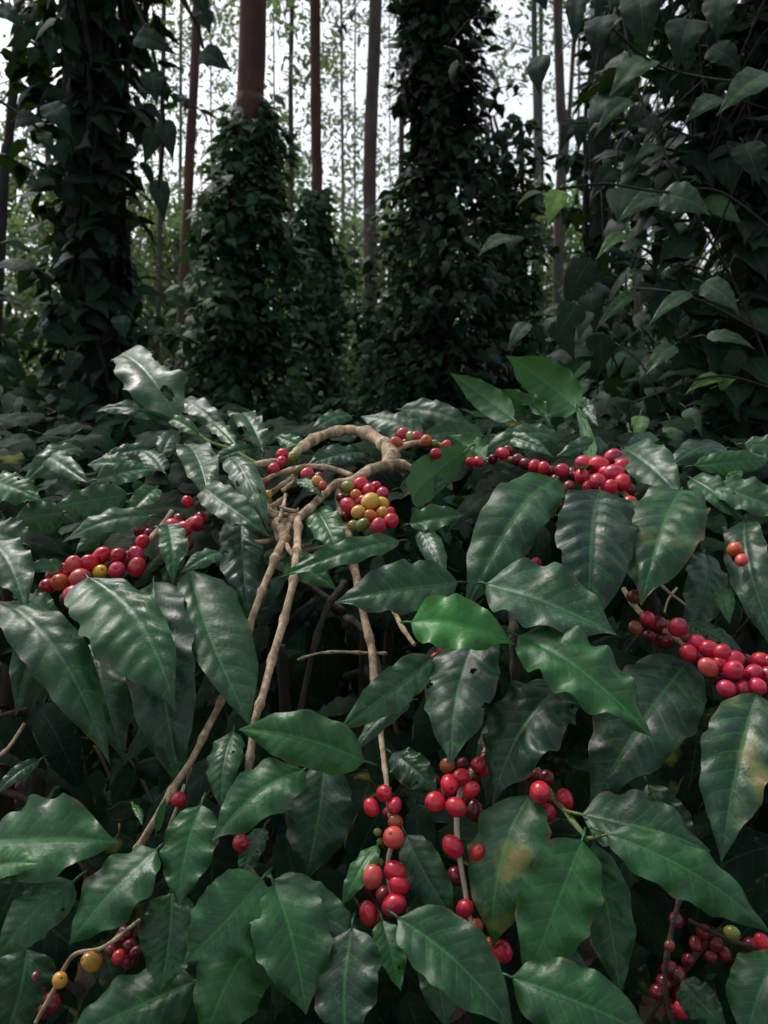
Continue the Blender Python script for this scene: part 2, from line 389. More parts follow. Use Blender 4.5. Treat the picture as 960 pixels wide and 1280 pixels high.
# base x,y, tip x,y, apparent width, depth offset, options
LV = [
 # sprig at upper left of the arch
 (224,528,133,422,64,-.02,dict(g=.25,d=.8,who='C',holes=((.20,.2,.06),(.52,.98,.11),(.75,-.98,.08)),ragged=.3,corr=.003,wave=.07)),
 (222,530,112,506,24,.0,dict(g=.3,d=.6,who='C')),
 (228,500,284,532,30,.03,dict(g=.15,d=1,who='C')),
 (328,562,296,506,36,.0,dict(g=.25,d=.8,ragged=.2)),
 (250,545,205,520,18,-.01,dict(g=.6,d=.1,who='C')),
 (286,572,330,642,36,-.04,dict(g=.25,d=.9)),
 (262,530,300,560,22,.02,dict(g=.4,d=.3)),
 # left upper carpet
 (192,562,128,572,26,.03,dict(g=.05,d=.9)),(203,568,222,536,28,.03,dict(g=.05,d=.9)),
 (168,588,108,578,30,.0,dict(g=.2,d=.7)),(160,618,66,632,40,-.02,dict(g=.3,d=.5)),
 (188,645,78,664,38,-.05,dict(g=.3,d=.5)),(232,556,260,622,50,-.02,dict(g=.2,d=.9)),
 (254,610,332,662,44,-.03,dict(g=.2,d=.6,who='L')),(-12,600,50,622,38,-.02,dict(g=.55,d=.1)),
 (80,640,16,652,44,.02,dict(g=.25,d=.3)),(208,655,216,713,36,-.03,dict(g=.3,d=1.0,ragged=.3)),
 (276,690,228,709,26,-.03,dict(g=.3,d=1.0,who='L')),(-18,672,32,752,52,-.03,dict(g=.12,d=1)),
 (80,706,28,710,20,-.01,dict(g=.25,d=1)),(302,640,312,762,58,.02,dict(g=.02,d=.7,corr=.02)),
 (120,600,200,585,30,.02,dict(g=.35,d=.4)),(100,560,30,590,34,.05,dict(g=.25,d=.4)),
 (195,610,160,640,30,.0,dict(g=.5,d=.2)),(60,570,110,600,28,.04,dict(g=.3,d=.5)),
 (205,590,175,560,26,.02,dict(g=.3,d=.6)),(30,680,-30,660,40,.0,dict(g=.3,d=.5)),
 (140,655,95,690,26,.03,dict(g=.3,d=.5)),
 # left middle
 (-2,752,128,920,66,-.03,dict(g=.22,d=.55,bend=-.05,sag=.10)),
 (28,748,74,768,30,.02,dict(g=.5,d=.2)),
 (110,722,218,874,92,-.055,dict(g=.34,d=.9,skew=.35,corr=.020,bend=-.06,roll=-12,fold=.35)),
 (192,728,213,982,98,.0,dict(g=.04,d=.6,bend=-.02,corr=.022,fold=.45,roll=6,sag=.12)),
 (238,712,316,905,78,-.01,dict(g=.25,d=.45,bend=.05,fold=.35,skew=-.3)),
 (60,770,20,880,50,.08,dict(g=.1,d=.2)),(120,800,150,940,60,.12,dict(g=.05,d=.2)),
 (50,950,-6,990,22,.0,dict(g=.1,d=.8)),
 # centre top
 (696,598,587,742,84,-.03,dict(g=.30,d=.55,sag=.1,corr=.014,bend=.03)),
 (586,560,504,634,50,-.03,dict(g=.35,d=.0,flip=1)),(606,575,562,545,38,-.01,dict(g=.3,d=.0,flip=1)),
 (572,728,420,746,66,-.05,dict(g=.22,d=.8,corr=.012)),(514,778,640,796,68,-.075,dict(g=1.75,d=.03,yel=.0,wave=.10,fold=.3)),
 (500,676,350,716,36,-.03,dict(g=.5,d=.5)),(394,636,424,694,46,.0,dict(g=.5,d=.4)),
 (512,655,580,640,34,-.01,dict(g=.5,d=.5)),(526,658,556,715,32,.0,dict(g=.2,d=1.3)),
 (528,545,450,518,42,.04,dict(g=.2,d=1)),(500,512,592,532,36,.07,dict(g=.2,d=1)),(604,545,522,545,28,.0,dict(g=.2,d=1)),
 (384,562,344,544,24,.02,dict(g=.7,d=.1)),(455,566,382,580,32,.04,dict(g=.1,d=.9)),
 (372,600,402,618,20,-.02,dict(g=.4,d=.1)),(330,690,420,735,40,.03,dict(g=.55,d=.1)),
 (500,610,560,600,30,.05,dict(g=.2,d=.2)),(330,560,262,575,28,.03,dict(g=.2,d=.7)),
 # upright green sprig right of centre
 (724,512,640,446,52,-.02,dict(g=.8,d=.0,flip=1,sag=.12)),(642,524,570,470,34,.0,dict(g=.7,d=0,flip=1)),
 (684,518,622,486,28,.01,dict(g=.7,d=0,flip=1)),(720,505,724,604,17,-.03,dict(g=.6,d=.1,flip=1)),
 (722,500,744,528,20,.0,dict(g=.3,d=1)),(690,540,600,560,34,.05,dict(g=.3,d=.8)),(640,500,690,530,30,.05,dict(g=.3,d=.8)),
 (620,545,690,568,26,.04,dict(g=.35,d=.8)),(700,550,640,540,24,.05,dict(g=.3,d=.8)),
 (440,520,390,535,26,.06,dict(g=.2,d=.6)),
 # right top carpet
 (778,562,850,618,60,-.01,dict(g=.22,d=.9)),(908,560,838,578,34,.03,dict(g=.05,d=1.2)),
 (868,582,968,572,34,.0,dict(g=.5,d=.1)),(864,598,928,642,38,-.02,dict(g=.3,d=.7)),
 (895,608,995,642,50,-.04,dict(g=.3,d=.6)),(908,602,929,588,13,-.03,dict(g=1,d=0,yel=5)),
 (812,585,842,568,18,.02,dict(g=.8,d=0)),(930,555,1000,560,34,.04,dict(g=.3,d=.6)),
 (760,556,700,566,28,.05,dict(g=.2,d=.9)),(820,545,780,560,22,.06,dict(g=.2,d=.9)),
 # right middle
 (750,612,742,770,112,-.05,dict(g=.0,d=.75,corr=.028,skew=-.12,fold=.25,roll=-6)),
 (852,612,803,736,90,-.04,dict(g=.26,d=.55,yel=.5)),
 (608,730,772,788,86,-.07,dict(g=.30,d=2.6,corr=.012,bend=.03)),
 (648,795,818,914,92,-.075,dict(g=.55,d=.2,fold=.42,skew=-.05)),
 (862,826,738,1002,104,.02,dict(g=.06,d=.6,corr=.012)),
 (946,866,902,1072,84,-.03,dict(g=.12,d=.5,yel=.9)),
 (932,648,968,802,50,-.02,dict(g=.12,d=.7)),(860,778,928,812,32,.02,dict(g=.15,d=.6)),
 (880,690,860,800,60,.10,dict(g=.05,d=.2)),(905,735,912,770,22,.0,dict(g=.5,d=.1)),
 # centre lower
 (602,786,562,952,90,-.045,dict(g=.06,d=.55,corr=.010)),(540,822,424,912,54,-.04,dict(g=.28,d=.5,corr=.016)),
 (512,878,440,934,24,-.02,dict(g=.15,d=1.1)),(456,952,297,908,74,-.06,dict(g=.55,d=.15,sag=.10)),
 (380,962,264,1042,62,-.06,dict(g=.45,d=.35,corr=.014)),(292,914,274,1002,52,-.02,dict(g=.30,d=.2)),
 (705,858,613,985,94,-.02,dict(g=.04,d=.25)),(490,942,548,992,44,.02,dict(g=.15,d=.2)),
 (405,955,380,1100,90,.03,dict(g=.02,d=.2)),(640,900,610,1000,60,.08,dict(g=.05,d=.1)),
 # bottom
 (-12,1052,142,1046,84,-.06,dict(g=.40,d=.5)),(196,1062,82,1176,72,-.07,dict(g=.38,d=.5)),
 (92,1102,-8,1196,64,-.065,dict(g=.42,d=1.1)),(-15,1085,46,1078,30,-.08,dict(g=.7,d=.1)),
 (252,1006,222,1132,64,-.055,dict(g=.40,d=.7,who='L')),(214,1116,200,1242,76,-.06,dict(g=.32,d=.6)),
 (328,1098,230,1204,92,-.075,dict(g=.38,d=.55)),(342,1100,452,1170,58,-.055,dict(g=.35,d=.5)),
 (342,1106,384,1266,94,-.07,dict(g=.48,d=.45)),(326,1162,252,1305,92,-.06,dict(g=.45,d=.3)),
 (440,1160,430,1315,94,-.075,dict(g=.06,d=.5)),(498,1148,648,1284,84,-.08,dict(g=.28,d=.4,corr=.015)),
 (640,1222,830,1300,86,-.085,dict(g=.32,d=.45)),(728,1050,663,1230,110,-.07,dict(g=.50,d=.4,fold=.18,corr=.010)),
 (742,1055,778,1244,66,-.02,dict(g=.22,d=.1)),(756,1042,970,1162,62,-.085,dict(g=.48,d=.35,bend=-.02,corr=.012)),
 (728,1018,890,1060,60,-.06,dict(g=.18,d=.5)),(662,994,608,1178,90,-.03,dict(g=.30,d=.7,yel=1.3,corr=.008)),
 (508,1044,568,1152,58,-.01,dict(g=.18,d=.5)),(472,1056,424,1128,30,-.03,dict(g=.6,d=.2)),
 (478,1150,502,1238,42,-.05,dict(g=.55,d=.2)),(852,1225,908,1284,48,-.0,dict(g=.1,d=.4)),
 (975,1190,930,1305,62,-.02,dict(g=.25,d=.3)),(244,1226,76,1296,72,-.04,dict(g=.28,d=.2)),
 (34,1186,6,1305,84,.0,dict(g=.03,d=.4)),(330,205+830,300,1100,34,-.0,dict(g=.2,d=.4)),
 (166,1005,178,1030,9,-.05,dict(g=.4,d=.2)),(196,1040,205,998,12,-.06,dict(g=.3,d=.2)),
 (545,1160,560,1290,50,.0,dict(g=.1,d=.2)),(700,1180,720,1300,60,.04,dict(g=.05,d=.2)),
 (810,980,870,1100,60,.06,dict(g=.05,d=.2)),
]
CURVED = []
for (bx, by, tx, ty, w, dz, op) in LV:
    lens = math.hypot(tx - bx, ty - by)
    db = D(bx, by) + dz + .012; dt = D(tx, ty) + dz - .012
    P0, P1 = at(bx, by, db), at(tx, ty, dt)
    ax = (P1 - P0).normalized()
    mid = (P0 + P1) / 2
    tc = (CAM - mid).normalized()
    n = (tc + Vector((random.uniform(-.25, .25), -.05, .55)))
    if op.get('flip'): n = (tc * -1 + Vector((0, .0, .2)))
    n = (n - ax * n.dot(ax)).normalized()
    if 'roll' in op: n = Matrix.Rotation(R(op['roll']), 3, ax) @ n
    else: n = Matrix.Rotation(R(random.uniform(-14, 14)), 3, ax) @ n
    sd = ax.cross(n).normalized()
    app = math.hypot(sd.dot(RT), sd.dot(UP))
    # only the component across the leaf axis widens it in view
    W = w * (db + dt) / 2 / F / max(.6, app)
    W *= random.uniform(.88, .96) if w > 98 else random.uniform(.90, 1.06)
    m = MB()
    hol = op.get('holes', ())
    if not hol and lens > 60 and random.random() < .22:
        hol = [(random.uniform(.2, .8), random.choice((-1, 1)) * random.uniform(.3, 1), random.uniform(.012, .03)) for _ in range(random.choice((1, 2, 3)))]
    m.leaf(P0, P1, W, n, 84 if hol else 52, 28 if hol else 16, tone=(op['g'], min(2.6, op['d']), op.get('yel', 0)), sag=op.get('sag', random.uniform(.05, .11)),
           bend=op.get('bend', random.uniform(-.04, .04)), fold=op.get('fold', random.uniform(.12, .45)), curl=random.uniform(.12, .5),
           corr=op.get('corr', random.uniform(.008, .014)), wave=op.get('wave', random.uniform(.04, .10)),
           veins=random.choice((8, 9, 10)), twist=random.uniform(-.35, .35), petiole=.012 if lens > 40 else .006,
           holes=hol, skew=op.get('skew', random.uniform(-.06, .06)), ragged=op.get('ragged', .07))
    wk = op.get('who') or who(bx)
    m.build('leaf', 'coffee', ROOT[wk], P0)

# branches: (owner, material, [(px,py,dz,radius_px)...], node, knob)
def br(wk, mat, pts, name='branch', node=.055, knob=.32, jit=.12):
    m = MB()
    P = [(at(x, y, D(x, y) + dz), r * (D(x, y) + dz) / F) for x, y, dz, r in pts]
    stem_mb(m, P, node, knob, jit)
    return m.build(name, mat, ROOT[wk], P[0][0])

arch = br('C', 'stem', [(483,584,.0,8.5),(489,570,-.01,8.0),(479,555,-.015,8.6),(456,541,-.02,8.4),(428,538,-.02,7.8),(399,546,-.01,6.8),(377,560,.0,7.5),(362,573,.01,5),(342,578,.02,4.5),(318,581,.03,4)], 'main_branch', node=.045, knob=.22, jit=.7)
br('C', 'greenstem', [(322,580,.03,2.6),(290,562,.02,2.2),(262,552,.01,1.9),(236,534,.0,1.7),(220,525,.0,1.2)], node=.05, knob=.2)
b_cross = br('C', 'stem', [(524,590,.02,4.5),(500,580,.0,6),(480,582,-.01,7),(462,589,-.01,6.5),(440,600,-.01,6),(420,606,-.005,5.6),(402,621,.0,5.5),(384,638,.0,5.5),(366,655,.01,6),(355,672,.02,7)], node=.06, knob=.2, jit=.25)
b_I = br('C', 'stem', [(487,572,.0,4.5),(498,562,-.01,4.2),(512,555,-.02,4),(530,553,-.02,3.6),(552,557,-.01,3.4),(570,564,.0,3)], node=.05)
b_H = br('C', 'stem', [(440,594,.0,3.4),(414,586,-.01,3.6),(382,583,-.015,3.4),(354,590,-.02,3.2),(332,599,-.02,2.6)], node=.05)
b_A = br('C', 'stem', [(372,645,.0,5),(372,668,-.01,4.8),(369,712,-.015,4.6),(360,757,-.02,4.8),(346,805,-.02,5),(331,862,-.02,5),(318,905,-.02,4.8),(310,968,-.01,4.6)], node=.05, knob=.4)
br('C', 'stem', [(364,650,.01,5.5),(354,676,.0,5),(340,708,.0,4.6),(328,738,.0,4.5),(314,775,.01,4.5),(300,822,.04,4.2),(283,868,.07,4)], node=.045, knob=.4)
b_C = br('L', 'stem', [(285,860,.05,4.6),(262,905,.0,4.4),(240,948,-.01,4.2),(219,982,-.02,4.4),(196,1020,-.03,4.4),(170,1062,-.02,4.4)], node=.06, knob=.35)
b_D = br('C', 'stem', [(420,606,.0,5),(427,640,.02,5),(436,672,.02,5),(450,745,.02,5.2),(462,800,.02,5.2),(468,842,.02,5),(477,925,.01,3.4),(483,985,.0,3),(490,1045,.0,3),(484,1085,.0,2.8),(492,1135,.0,2.2)], node=.05, knob=.3)
br('C', 'stem', [(372,824,.06,1.4),(400,816,.05,1.5),(440,815,.05,1.8),(484,817,.04,1.6)], node=.03, knob=.5)
br('C', 'stem', [(492,762,.0,3.0),(503,783,-.01,3.2),(518,806,-.02,2.2)], node=.03, knob=.2)
b_G = br('C', 'pale', [(626,905,.05,3),(600,950,.02,3),(578,985,-.0,3.2),(571,1015,-.01,3.6),(574,1060,-.02,3.4),(580,1105,-.02,3.3),(588,1150,-.03,3.0),(594,1176,-.03,2.4)], node=.05, knob=.2)
br('C', 'innerstem', [(641,765,.0,5.5),(642,800,.0,5.5),(645,860,.03,5),(652,960,.08,5),(655,1060,.12,4.5)], node=.04)
b_J = br('C', 'greenstem', [(672,962,.06,3),(690,995,.01,3),(708,1016,-.03,3.2),(724,1036,-.05,3.2),(735,1050,-.055,2.6)], node=.03, knob=.25)
br('C', 'greenstem', [(706,1014,-.03,2.2),(718,1016,-.045,2.0),(732,1019,-.055,1.4)], 'petiole', knob=0)
br('C', 'greenstem', [(733,1047,-.055,2.2),(746,1046,-.065,2.0),(760,1043,-.08,1.3)], 'petiole', knob=0)
b_K = br('R', 'stem', [(780,735,.04,3.4),(800,765,.03,3.6),(840,795,.03,3.6),(890,825,.03,3.6),(960,850,.03,3.6),(1040,880,.04,3.6)])
b_L = br('L', 'stem', [(215,640,.04,3),(180,680,.03,3.2),(130,705,.03,3.2),(80,730,.03,3),(50,745,.03,2.4)])
b_L2 = br('L', 'stem', [(262,640,.04,2.6),(240,650,.03,2.8),(215,665,.04,2.6)])
b_R = br('C', 'stem', [(590,575,.04,3),(640,575,.04,3),(700,590,.03,3.2),(750,598,.03,3.2),(790,628,.03,3),(792,660,.03,2.4)])
b_BL = br('L', 'stem', [(175,1150,.0,2.4),(130,1185,-.02,2.4),(92,1195,-.02,2.6),(68,1235,-.02,2.6),(44,1280,-.02,2.6)])
b_BR = br('R', 'innerstem', [(850,1120,.14,3),(836,1180,.13,3),(832,1240,.13,3),(845,1290,.13,3)])
b_BR2 = br('R', 'innerstem', [(860,1150,.15,2.6),(915,1175,.14,2.6),(970,1190,.14,2.6)])
b_M = br('C', 'stem', [(555,790,.06,2.4),(550,825,.05,2.4),(545,875,.03,2)])
b_R2 = br('C', 'stem', [(640,660,.05,2.4),(655,695,.04,2.4),(680,712,.04,2.2)])
b_R3 = br('R', 'stem', [(905,660,.03,2.4),(920,690,.02,2.4),(932,715,.02,2.2)])
b_X1 = br('L', 'stem', [(210,1040,.03,2.2),(225,1000,.02,2.2),(238,960,.03,2)])
b_X2 = br('C', 'stem', [(330,1010,.05,2.2),(300,1055,.02,2.2),(340,1120,.0,2.2)])
for q in ([(822,726,.03,2),(838,742,.03,1.7),(856,756,.04,1.4)], [(846,735,.05,1.6),(835,750,.04,1.5),(830,765,.04,1.2)]):
    br('R', 'pale', q, 'twig', knob=0)
br('L', 'stem', [(30,905,.04,2.2),(10,935,.03,2.2),(-20,960,.03,2)], 'twig')
# knot of broken twigs under the arch
random.seed(5)
for i in range(20):
    x, y = random.gauss(352, 14), random.gauss(648, 22)
    a = random.uniform(-.5, .9) if random.random() < .7 else random.uniform(1.2, 2.2); l = random.uniform(20, 44)
    dx, dy = math.cos(a) * l / 2, math.sin(a) * l / 2 * -1
    z = random.uniform(-.02, .04)
    br('C', 'stem', [(x - dx, y - dy, z, random.uniform(1.6, 3.6)), (x, y + 2, z, 3), (x + dx, y + dy, z + random.uniform(-.02, .02), random.uniform(1.2, 3))], 'twig', node=.03, knob=.3, jit=.4)
br('C', 'stem', [(330,632,.03,4),(342,648,.01,6),(352,662,.0,9),(356,680,.01,8),(352,700,.03,5)], 'stem_knot', node=.03, knob=.4, jit=.6)

# cherries -----------------------------------------------------------
def cherry_mesh(seed):
    random.seed(seed)
    me = bpy.data.meshes.new('cherry')
    v, f = [], []
    nr, ns = 10, 16
    for i in range(1, nr):
        th = math.pi * i / nr
        for j in range(ns):
            a = 2 * math.pi * j / ns
            p = Vector((math.sin(th) * math.cos(a) * .96, math.sin(th) * math.sin(a) * 1.0, math.cos(th) * 1.08))
            p *= 1 + .035 * noise.noise(p * 1.6 + Vector((seed, 0, 0)))
            v.append(p)
    v.append(Vector((0, 0, 1.0))); v.append(Vector((0, 0, -1.08)))
    top, bot = len(v) - 2, len(v) - 1
    for i in range(nr - 2):
        for j in range(ns):
            a, b = i * ns + j, i * ns + (j + 1) % ns
            f.append((a, a + ns, b + ns, b))
    for j in range(ns):
        f.append((top, j, (j + 1) % ns)); f.append((bot, (nr - 2) * ns + (j + 1) % ns, (nr - 2) * ns + j))
    me.from_pydata(v, [], f); me.polygons.foreach_set('use_smooth', [True] * len(f)); me.materials.append(M['cherry'])
    return me
CH = [cherry_mesh(i) for i in (1, 2, 3, 4)]
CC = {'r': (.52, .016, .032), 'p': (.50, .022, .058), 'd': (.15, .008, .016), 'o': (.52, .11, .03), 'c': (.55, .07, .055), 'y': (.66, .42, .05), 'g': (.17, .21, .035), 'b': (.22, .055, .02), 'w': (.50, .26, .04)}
random.seed(21)
def cherry(parent, x, y, r=11, c='r', dz=0.0):
    d = D(x, y) + dz + random.uniform(-.004, .004)
    ob = bpy.data.objects.new('cherry', random.choice(CH)); COL.objects.link(ob)
    ob.parent = parent
    p = at(x, y, d)
    ob.location = p - wloc(parent)
    s = r * d / F
    s *= random.uniform(.86, 1.04)
    ob.scale = (s * random.uniform(.92, 1.04), s, s * random.uniform(.98, 1.14))
    ob.rotation_euler = (random.uniform(.2, 2.6), random.uniform(-.9, .9), random.uniform(-1.2, 1.2))
    col = Vector(CC[c]) * random.uniform(.8, 1.15)
    ob.color = (*col, 1)
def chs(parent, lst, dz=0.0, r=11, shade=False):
    for q in lst:
        x, y = q[0], q[1]
        c = q[2] if len(q) > 2 else 'r'
        if shade and c == 'r' and random.random() < .7: c = 'd'  # shade painted into the colour: most reds swapped for dark red
        rr = q[3] if len(q) > 3 else r
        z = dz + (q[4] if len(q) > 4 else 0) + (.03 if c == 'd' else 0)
        cherry(parent, x, y, rr, c, z)
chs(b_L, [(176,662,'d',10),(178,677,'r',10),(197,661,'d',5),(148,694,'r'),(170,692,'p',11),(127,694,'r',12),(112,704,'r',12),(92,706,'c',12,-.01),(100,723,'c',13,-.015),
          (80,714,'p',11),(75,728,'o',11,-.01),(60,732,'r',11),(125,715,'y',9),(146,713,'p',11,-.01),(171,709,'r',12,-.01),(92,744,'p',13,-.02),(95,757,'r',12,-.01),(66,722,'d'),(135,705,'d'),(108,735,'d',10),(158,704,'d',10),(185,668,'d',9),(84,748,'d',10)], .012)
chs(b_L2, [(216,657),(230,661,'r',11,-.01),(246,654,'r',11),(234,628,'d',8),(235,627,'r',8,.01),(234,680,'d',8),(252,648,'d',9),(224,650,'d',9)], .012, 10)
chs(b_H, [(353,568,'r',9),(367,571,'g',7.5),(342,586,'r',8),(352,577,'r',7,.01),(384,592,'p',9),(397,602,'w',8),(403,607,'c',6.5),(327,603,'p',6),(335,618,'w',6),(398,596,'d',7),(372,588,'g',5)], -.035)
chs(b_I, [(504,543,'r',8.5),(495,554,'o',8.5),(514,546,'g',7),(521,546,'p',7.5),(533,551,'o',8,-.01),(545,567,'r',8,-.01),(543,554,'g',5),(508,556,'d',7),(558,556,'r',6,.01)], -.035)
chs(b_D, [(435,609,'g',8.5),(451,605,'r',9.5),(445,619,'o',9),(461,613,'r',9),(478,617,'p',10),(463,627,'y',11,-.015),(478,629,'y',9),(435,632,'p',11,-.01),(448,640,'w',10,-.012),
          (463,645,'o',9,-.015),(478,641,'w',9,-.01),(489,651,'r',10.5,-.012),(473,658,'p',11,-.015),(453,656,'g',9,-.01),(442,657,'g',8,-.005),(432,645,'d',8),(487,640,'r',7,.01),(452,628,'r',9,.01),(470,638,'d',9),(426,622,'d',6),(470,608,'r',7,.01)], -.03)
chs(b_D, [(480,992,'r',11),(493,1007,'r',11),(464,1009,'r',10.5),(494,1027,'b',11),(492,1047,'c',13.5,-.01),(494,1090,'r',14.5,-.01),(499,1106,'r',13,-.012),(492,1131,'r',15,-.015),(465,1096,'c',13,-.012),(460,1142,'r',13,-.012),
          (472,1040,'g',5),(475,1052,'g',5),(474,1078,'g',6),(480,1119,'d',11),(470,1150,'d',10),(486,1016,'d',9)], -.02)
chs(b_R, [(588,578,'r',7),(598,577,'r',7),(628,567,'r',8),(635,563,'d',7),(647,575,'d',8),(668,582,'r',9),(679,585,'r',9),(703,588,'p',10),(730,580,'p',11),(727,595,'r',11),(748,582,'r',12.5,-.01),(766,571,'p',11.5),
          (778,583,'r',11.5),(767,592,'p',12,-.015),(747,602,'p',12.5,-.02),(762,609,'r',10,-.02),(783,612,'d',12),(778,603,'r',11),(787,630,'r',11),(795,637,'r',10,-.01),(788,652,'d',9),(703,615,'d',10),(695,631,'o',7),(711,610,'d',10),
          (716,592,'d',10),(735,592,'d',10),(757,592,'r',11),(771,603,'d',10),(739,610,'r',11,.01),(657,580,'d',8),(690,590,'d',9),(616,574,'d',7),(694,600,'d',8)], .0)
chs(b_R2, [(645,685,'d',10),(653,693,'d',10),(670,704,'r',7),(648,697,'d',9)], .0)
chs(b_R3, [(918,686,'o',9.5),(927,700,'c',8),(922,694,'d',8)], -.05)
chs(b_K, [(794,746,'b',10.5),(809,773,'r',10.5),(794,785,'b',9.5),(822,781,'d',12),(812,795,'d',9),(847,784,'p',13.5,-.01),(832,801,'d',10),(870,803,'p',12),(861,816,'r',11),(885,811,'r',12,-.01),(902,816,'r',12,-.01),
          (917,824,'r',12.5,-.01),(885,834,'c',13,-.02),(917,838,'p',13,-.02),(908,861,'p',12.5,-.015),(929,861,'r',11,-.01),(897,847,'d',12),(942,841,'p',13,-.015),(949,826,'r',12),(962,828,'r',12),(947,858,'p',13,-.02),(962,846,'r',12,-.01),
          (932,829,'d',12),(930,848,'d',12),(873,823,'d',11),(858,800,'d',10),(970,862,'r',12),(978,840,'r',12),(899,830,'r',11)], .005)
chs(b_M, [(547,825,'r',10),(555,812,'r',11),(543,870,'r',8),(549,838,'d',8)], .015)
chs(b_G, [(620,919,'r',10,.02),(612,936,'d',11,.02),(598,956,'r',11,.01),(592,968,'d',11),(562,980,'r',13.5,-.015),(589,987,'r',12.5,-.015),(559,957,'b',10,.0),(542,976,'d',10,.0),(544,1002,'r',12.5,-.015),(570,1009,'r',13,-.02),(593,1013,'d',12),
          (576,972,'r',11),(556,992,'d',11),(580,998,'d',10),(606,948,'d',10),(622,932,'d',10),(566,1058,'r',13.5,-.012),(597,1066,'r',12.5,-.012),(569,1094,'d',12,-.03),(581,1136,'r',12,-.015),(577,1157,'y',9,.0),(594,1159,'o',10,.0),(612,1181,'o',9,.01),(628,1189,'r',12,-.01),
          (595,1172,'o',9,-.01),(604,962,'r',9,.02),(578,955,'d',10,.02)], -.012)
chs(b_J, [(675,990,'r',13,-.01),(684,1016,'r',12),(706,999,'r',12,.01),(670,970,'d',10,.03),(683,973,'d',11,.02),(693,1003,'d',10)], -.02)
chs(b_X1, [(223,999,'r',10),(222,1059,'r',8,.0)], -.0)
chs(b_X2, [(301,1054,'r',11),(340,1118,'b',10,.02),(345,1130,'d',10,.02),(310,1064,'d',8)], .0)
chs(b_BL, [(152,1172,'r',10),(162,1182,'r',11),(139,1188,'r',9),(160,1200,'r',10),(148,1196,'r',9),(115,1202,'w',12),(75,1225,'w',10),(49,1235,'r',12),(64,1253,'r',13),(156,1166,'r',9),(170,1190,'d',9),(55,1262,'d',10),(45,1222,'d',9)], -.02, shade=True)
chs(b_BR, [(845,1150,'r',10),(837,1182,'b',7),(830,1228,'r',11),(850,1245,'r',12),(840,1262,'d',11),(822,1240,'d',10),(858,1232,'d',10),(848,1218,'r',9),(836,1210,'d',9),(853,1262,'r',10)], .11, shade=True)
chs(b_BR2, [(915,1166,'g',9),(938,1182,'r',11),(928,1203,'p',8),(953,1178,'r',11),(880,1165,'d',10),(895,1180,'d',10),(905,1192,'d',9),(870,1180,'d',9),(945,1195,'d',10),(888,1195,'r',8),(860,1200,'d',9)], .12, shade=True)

# trunks and inner growth of the three shrubs
random.seed(33)
def inner(wk, xr, n, trunks, cuts):
    rt = ROOT[wk]; base = Vector(rt.location)
    for k in range(trunks):
        m = MB()
        a = random.uniform(0, 6.28)
        top = base + Vector((random.uniform(-.22, .22), random.uniform(-.12, .25), random.uniform(1.2, 1.42)))
        pts = [(base + Vector((math.cos(a) * .03, math.sin(a) * .03, -.05)), .022), (base.lerp(top, .4) + Vector((random.uniform(-.05, .05), 0, 0)), .017), (base.lerp(top, .75), .013), (top, .007)]
        stem_mb(m, pts, .09, .2, .2)
        m.build('trunk', 'innerstem', rt, base)
    m = MB()
    for i in range(n):
        x = random.uniform(*xr); y = random.uniform(530, 1550) if random.random() < .88 else random.uniform(548, 620)
        back = random.uniform(.17, .9) * (1 if y > 700 else random.uniform(.4, 1.2))
        d = D(x, y) + back
        for (cx, cy, rx, ry, mn) in cuts:
            if ((x - cx) / rx) ** 2 + ((y - cy) / ry) ** 2 < 1 and back < mn: d = D(x, y) + mn + random.random() * .3
        p = at(x, y, d)
        if p.z < .15: continue
        out = Vector((p.x - base.x, p.y - base.y, 0))
        dr = out.normalized() * .5 + Vector((random.uniform(-.8, .8), random.uniform(-.7, .3), random.uniform(-1.1, .1)))
        if y < 640: dr.z = random.uniform(-.25, .12)
        dr.normalize()
        L = random.uniform(.09, .155)
        p1 = p + dr * L
        if p1.y < D(x, y) + .05: p1.y = D(x, y) + .05
        nr = Vector((random.uniform(-.5, .5), -.5, 1))
        g_ = random.random() ** 1.6 * .55
        m.leaf(p, p1, L * random.uniform(.36, .48), nr, 14, 6, tone=(g_, random.random() * .8, 0 if random.random() < .93 else 1), sag=random.uniform(.03, .14),
               bend=random.uniform(-.08, .08), corr=0, wave=random.uniform(.03, .07), petiole=.01, twist=random.uniform(-.5, .5))
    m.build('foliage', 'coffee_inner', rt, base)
    # side branches inside
    for i in range(12):
        h = random.uniform(.5, 1.4); q = base + Vector((0, 0, h))
        a = random.uniform(0, 6.28); l = random.uniform(.25, .45)
        e = q + Vector((math.cos(a) * l, max(-.18, math.sin(a) * l), random.uniform(-.25, .1)))
        mm = MB(); stem_mb(mm, [(q, .006), (q.lerp(e, .5) + Vector((0, 0, .05)), .0045), (e, .003)], .05, .35, .2)
        mm.build('branch', 'innerstem', rt, q)
cuts = [(460, 820, 90, 110, .34), (60, 930, 110, 90, .3), (880, 760, 60, 60, .2), (880, 1180, 110, 90, .25), (420, 600, 130, 60, .25), (560, 880, 40, 60, .2)]
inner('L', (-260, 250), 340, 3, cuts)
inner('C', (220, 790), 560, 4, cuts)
inner('R', (770, 1220), 330, 3, cuts)

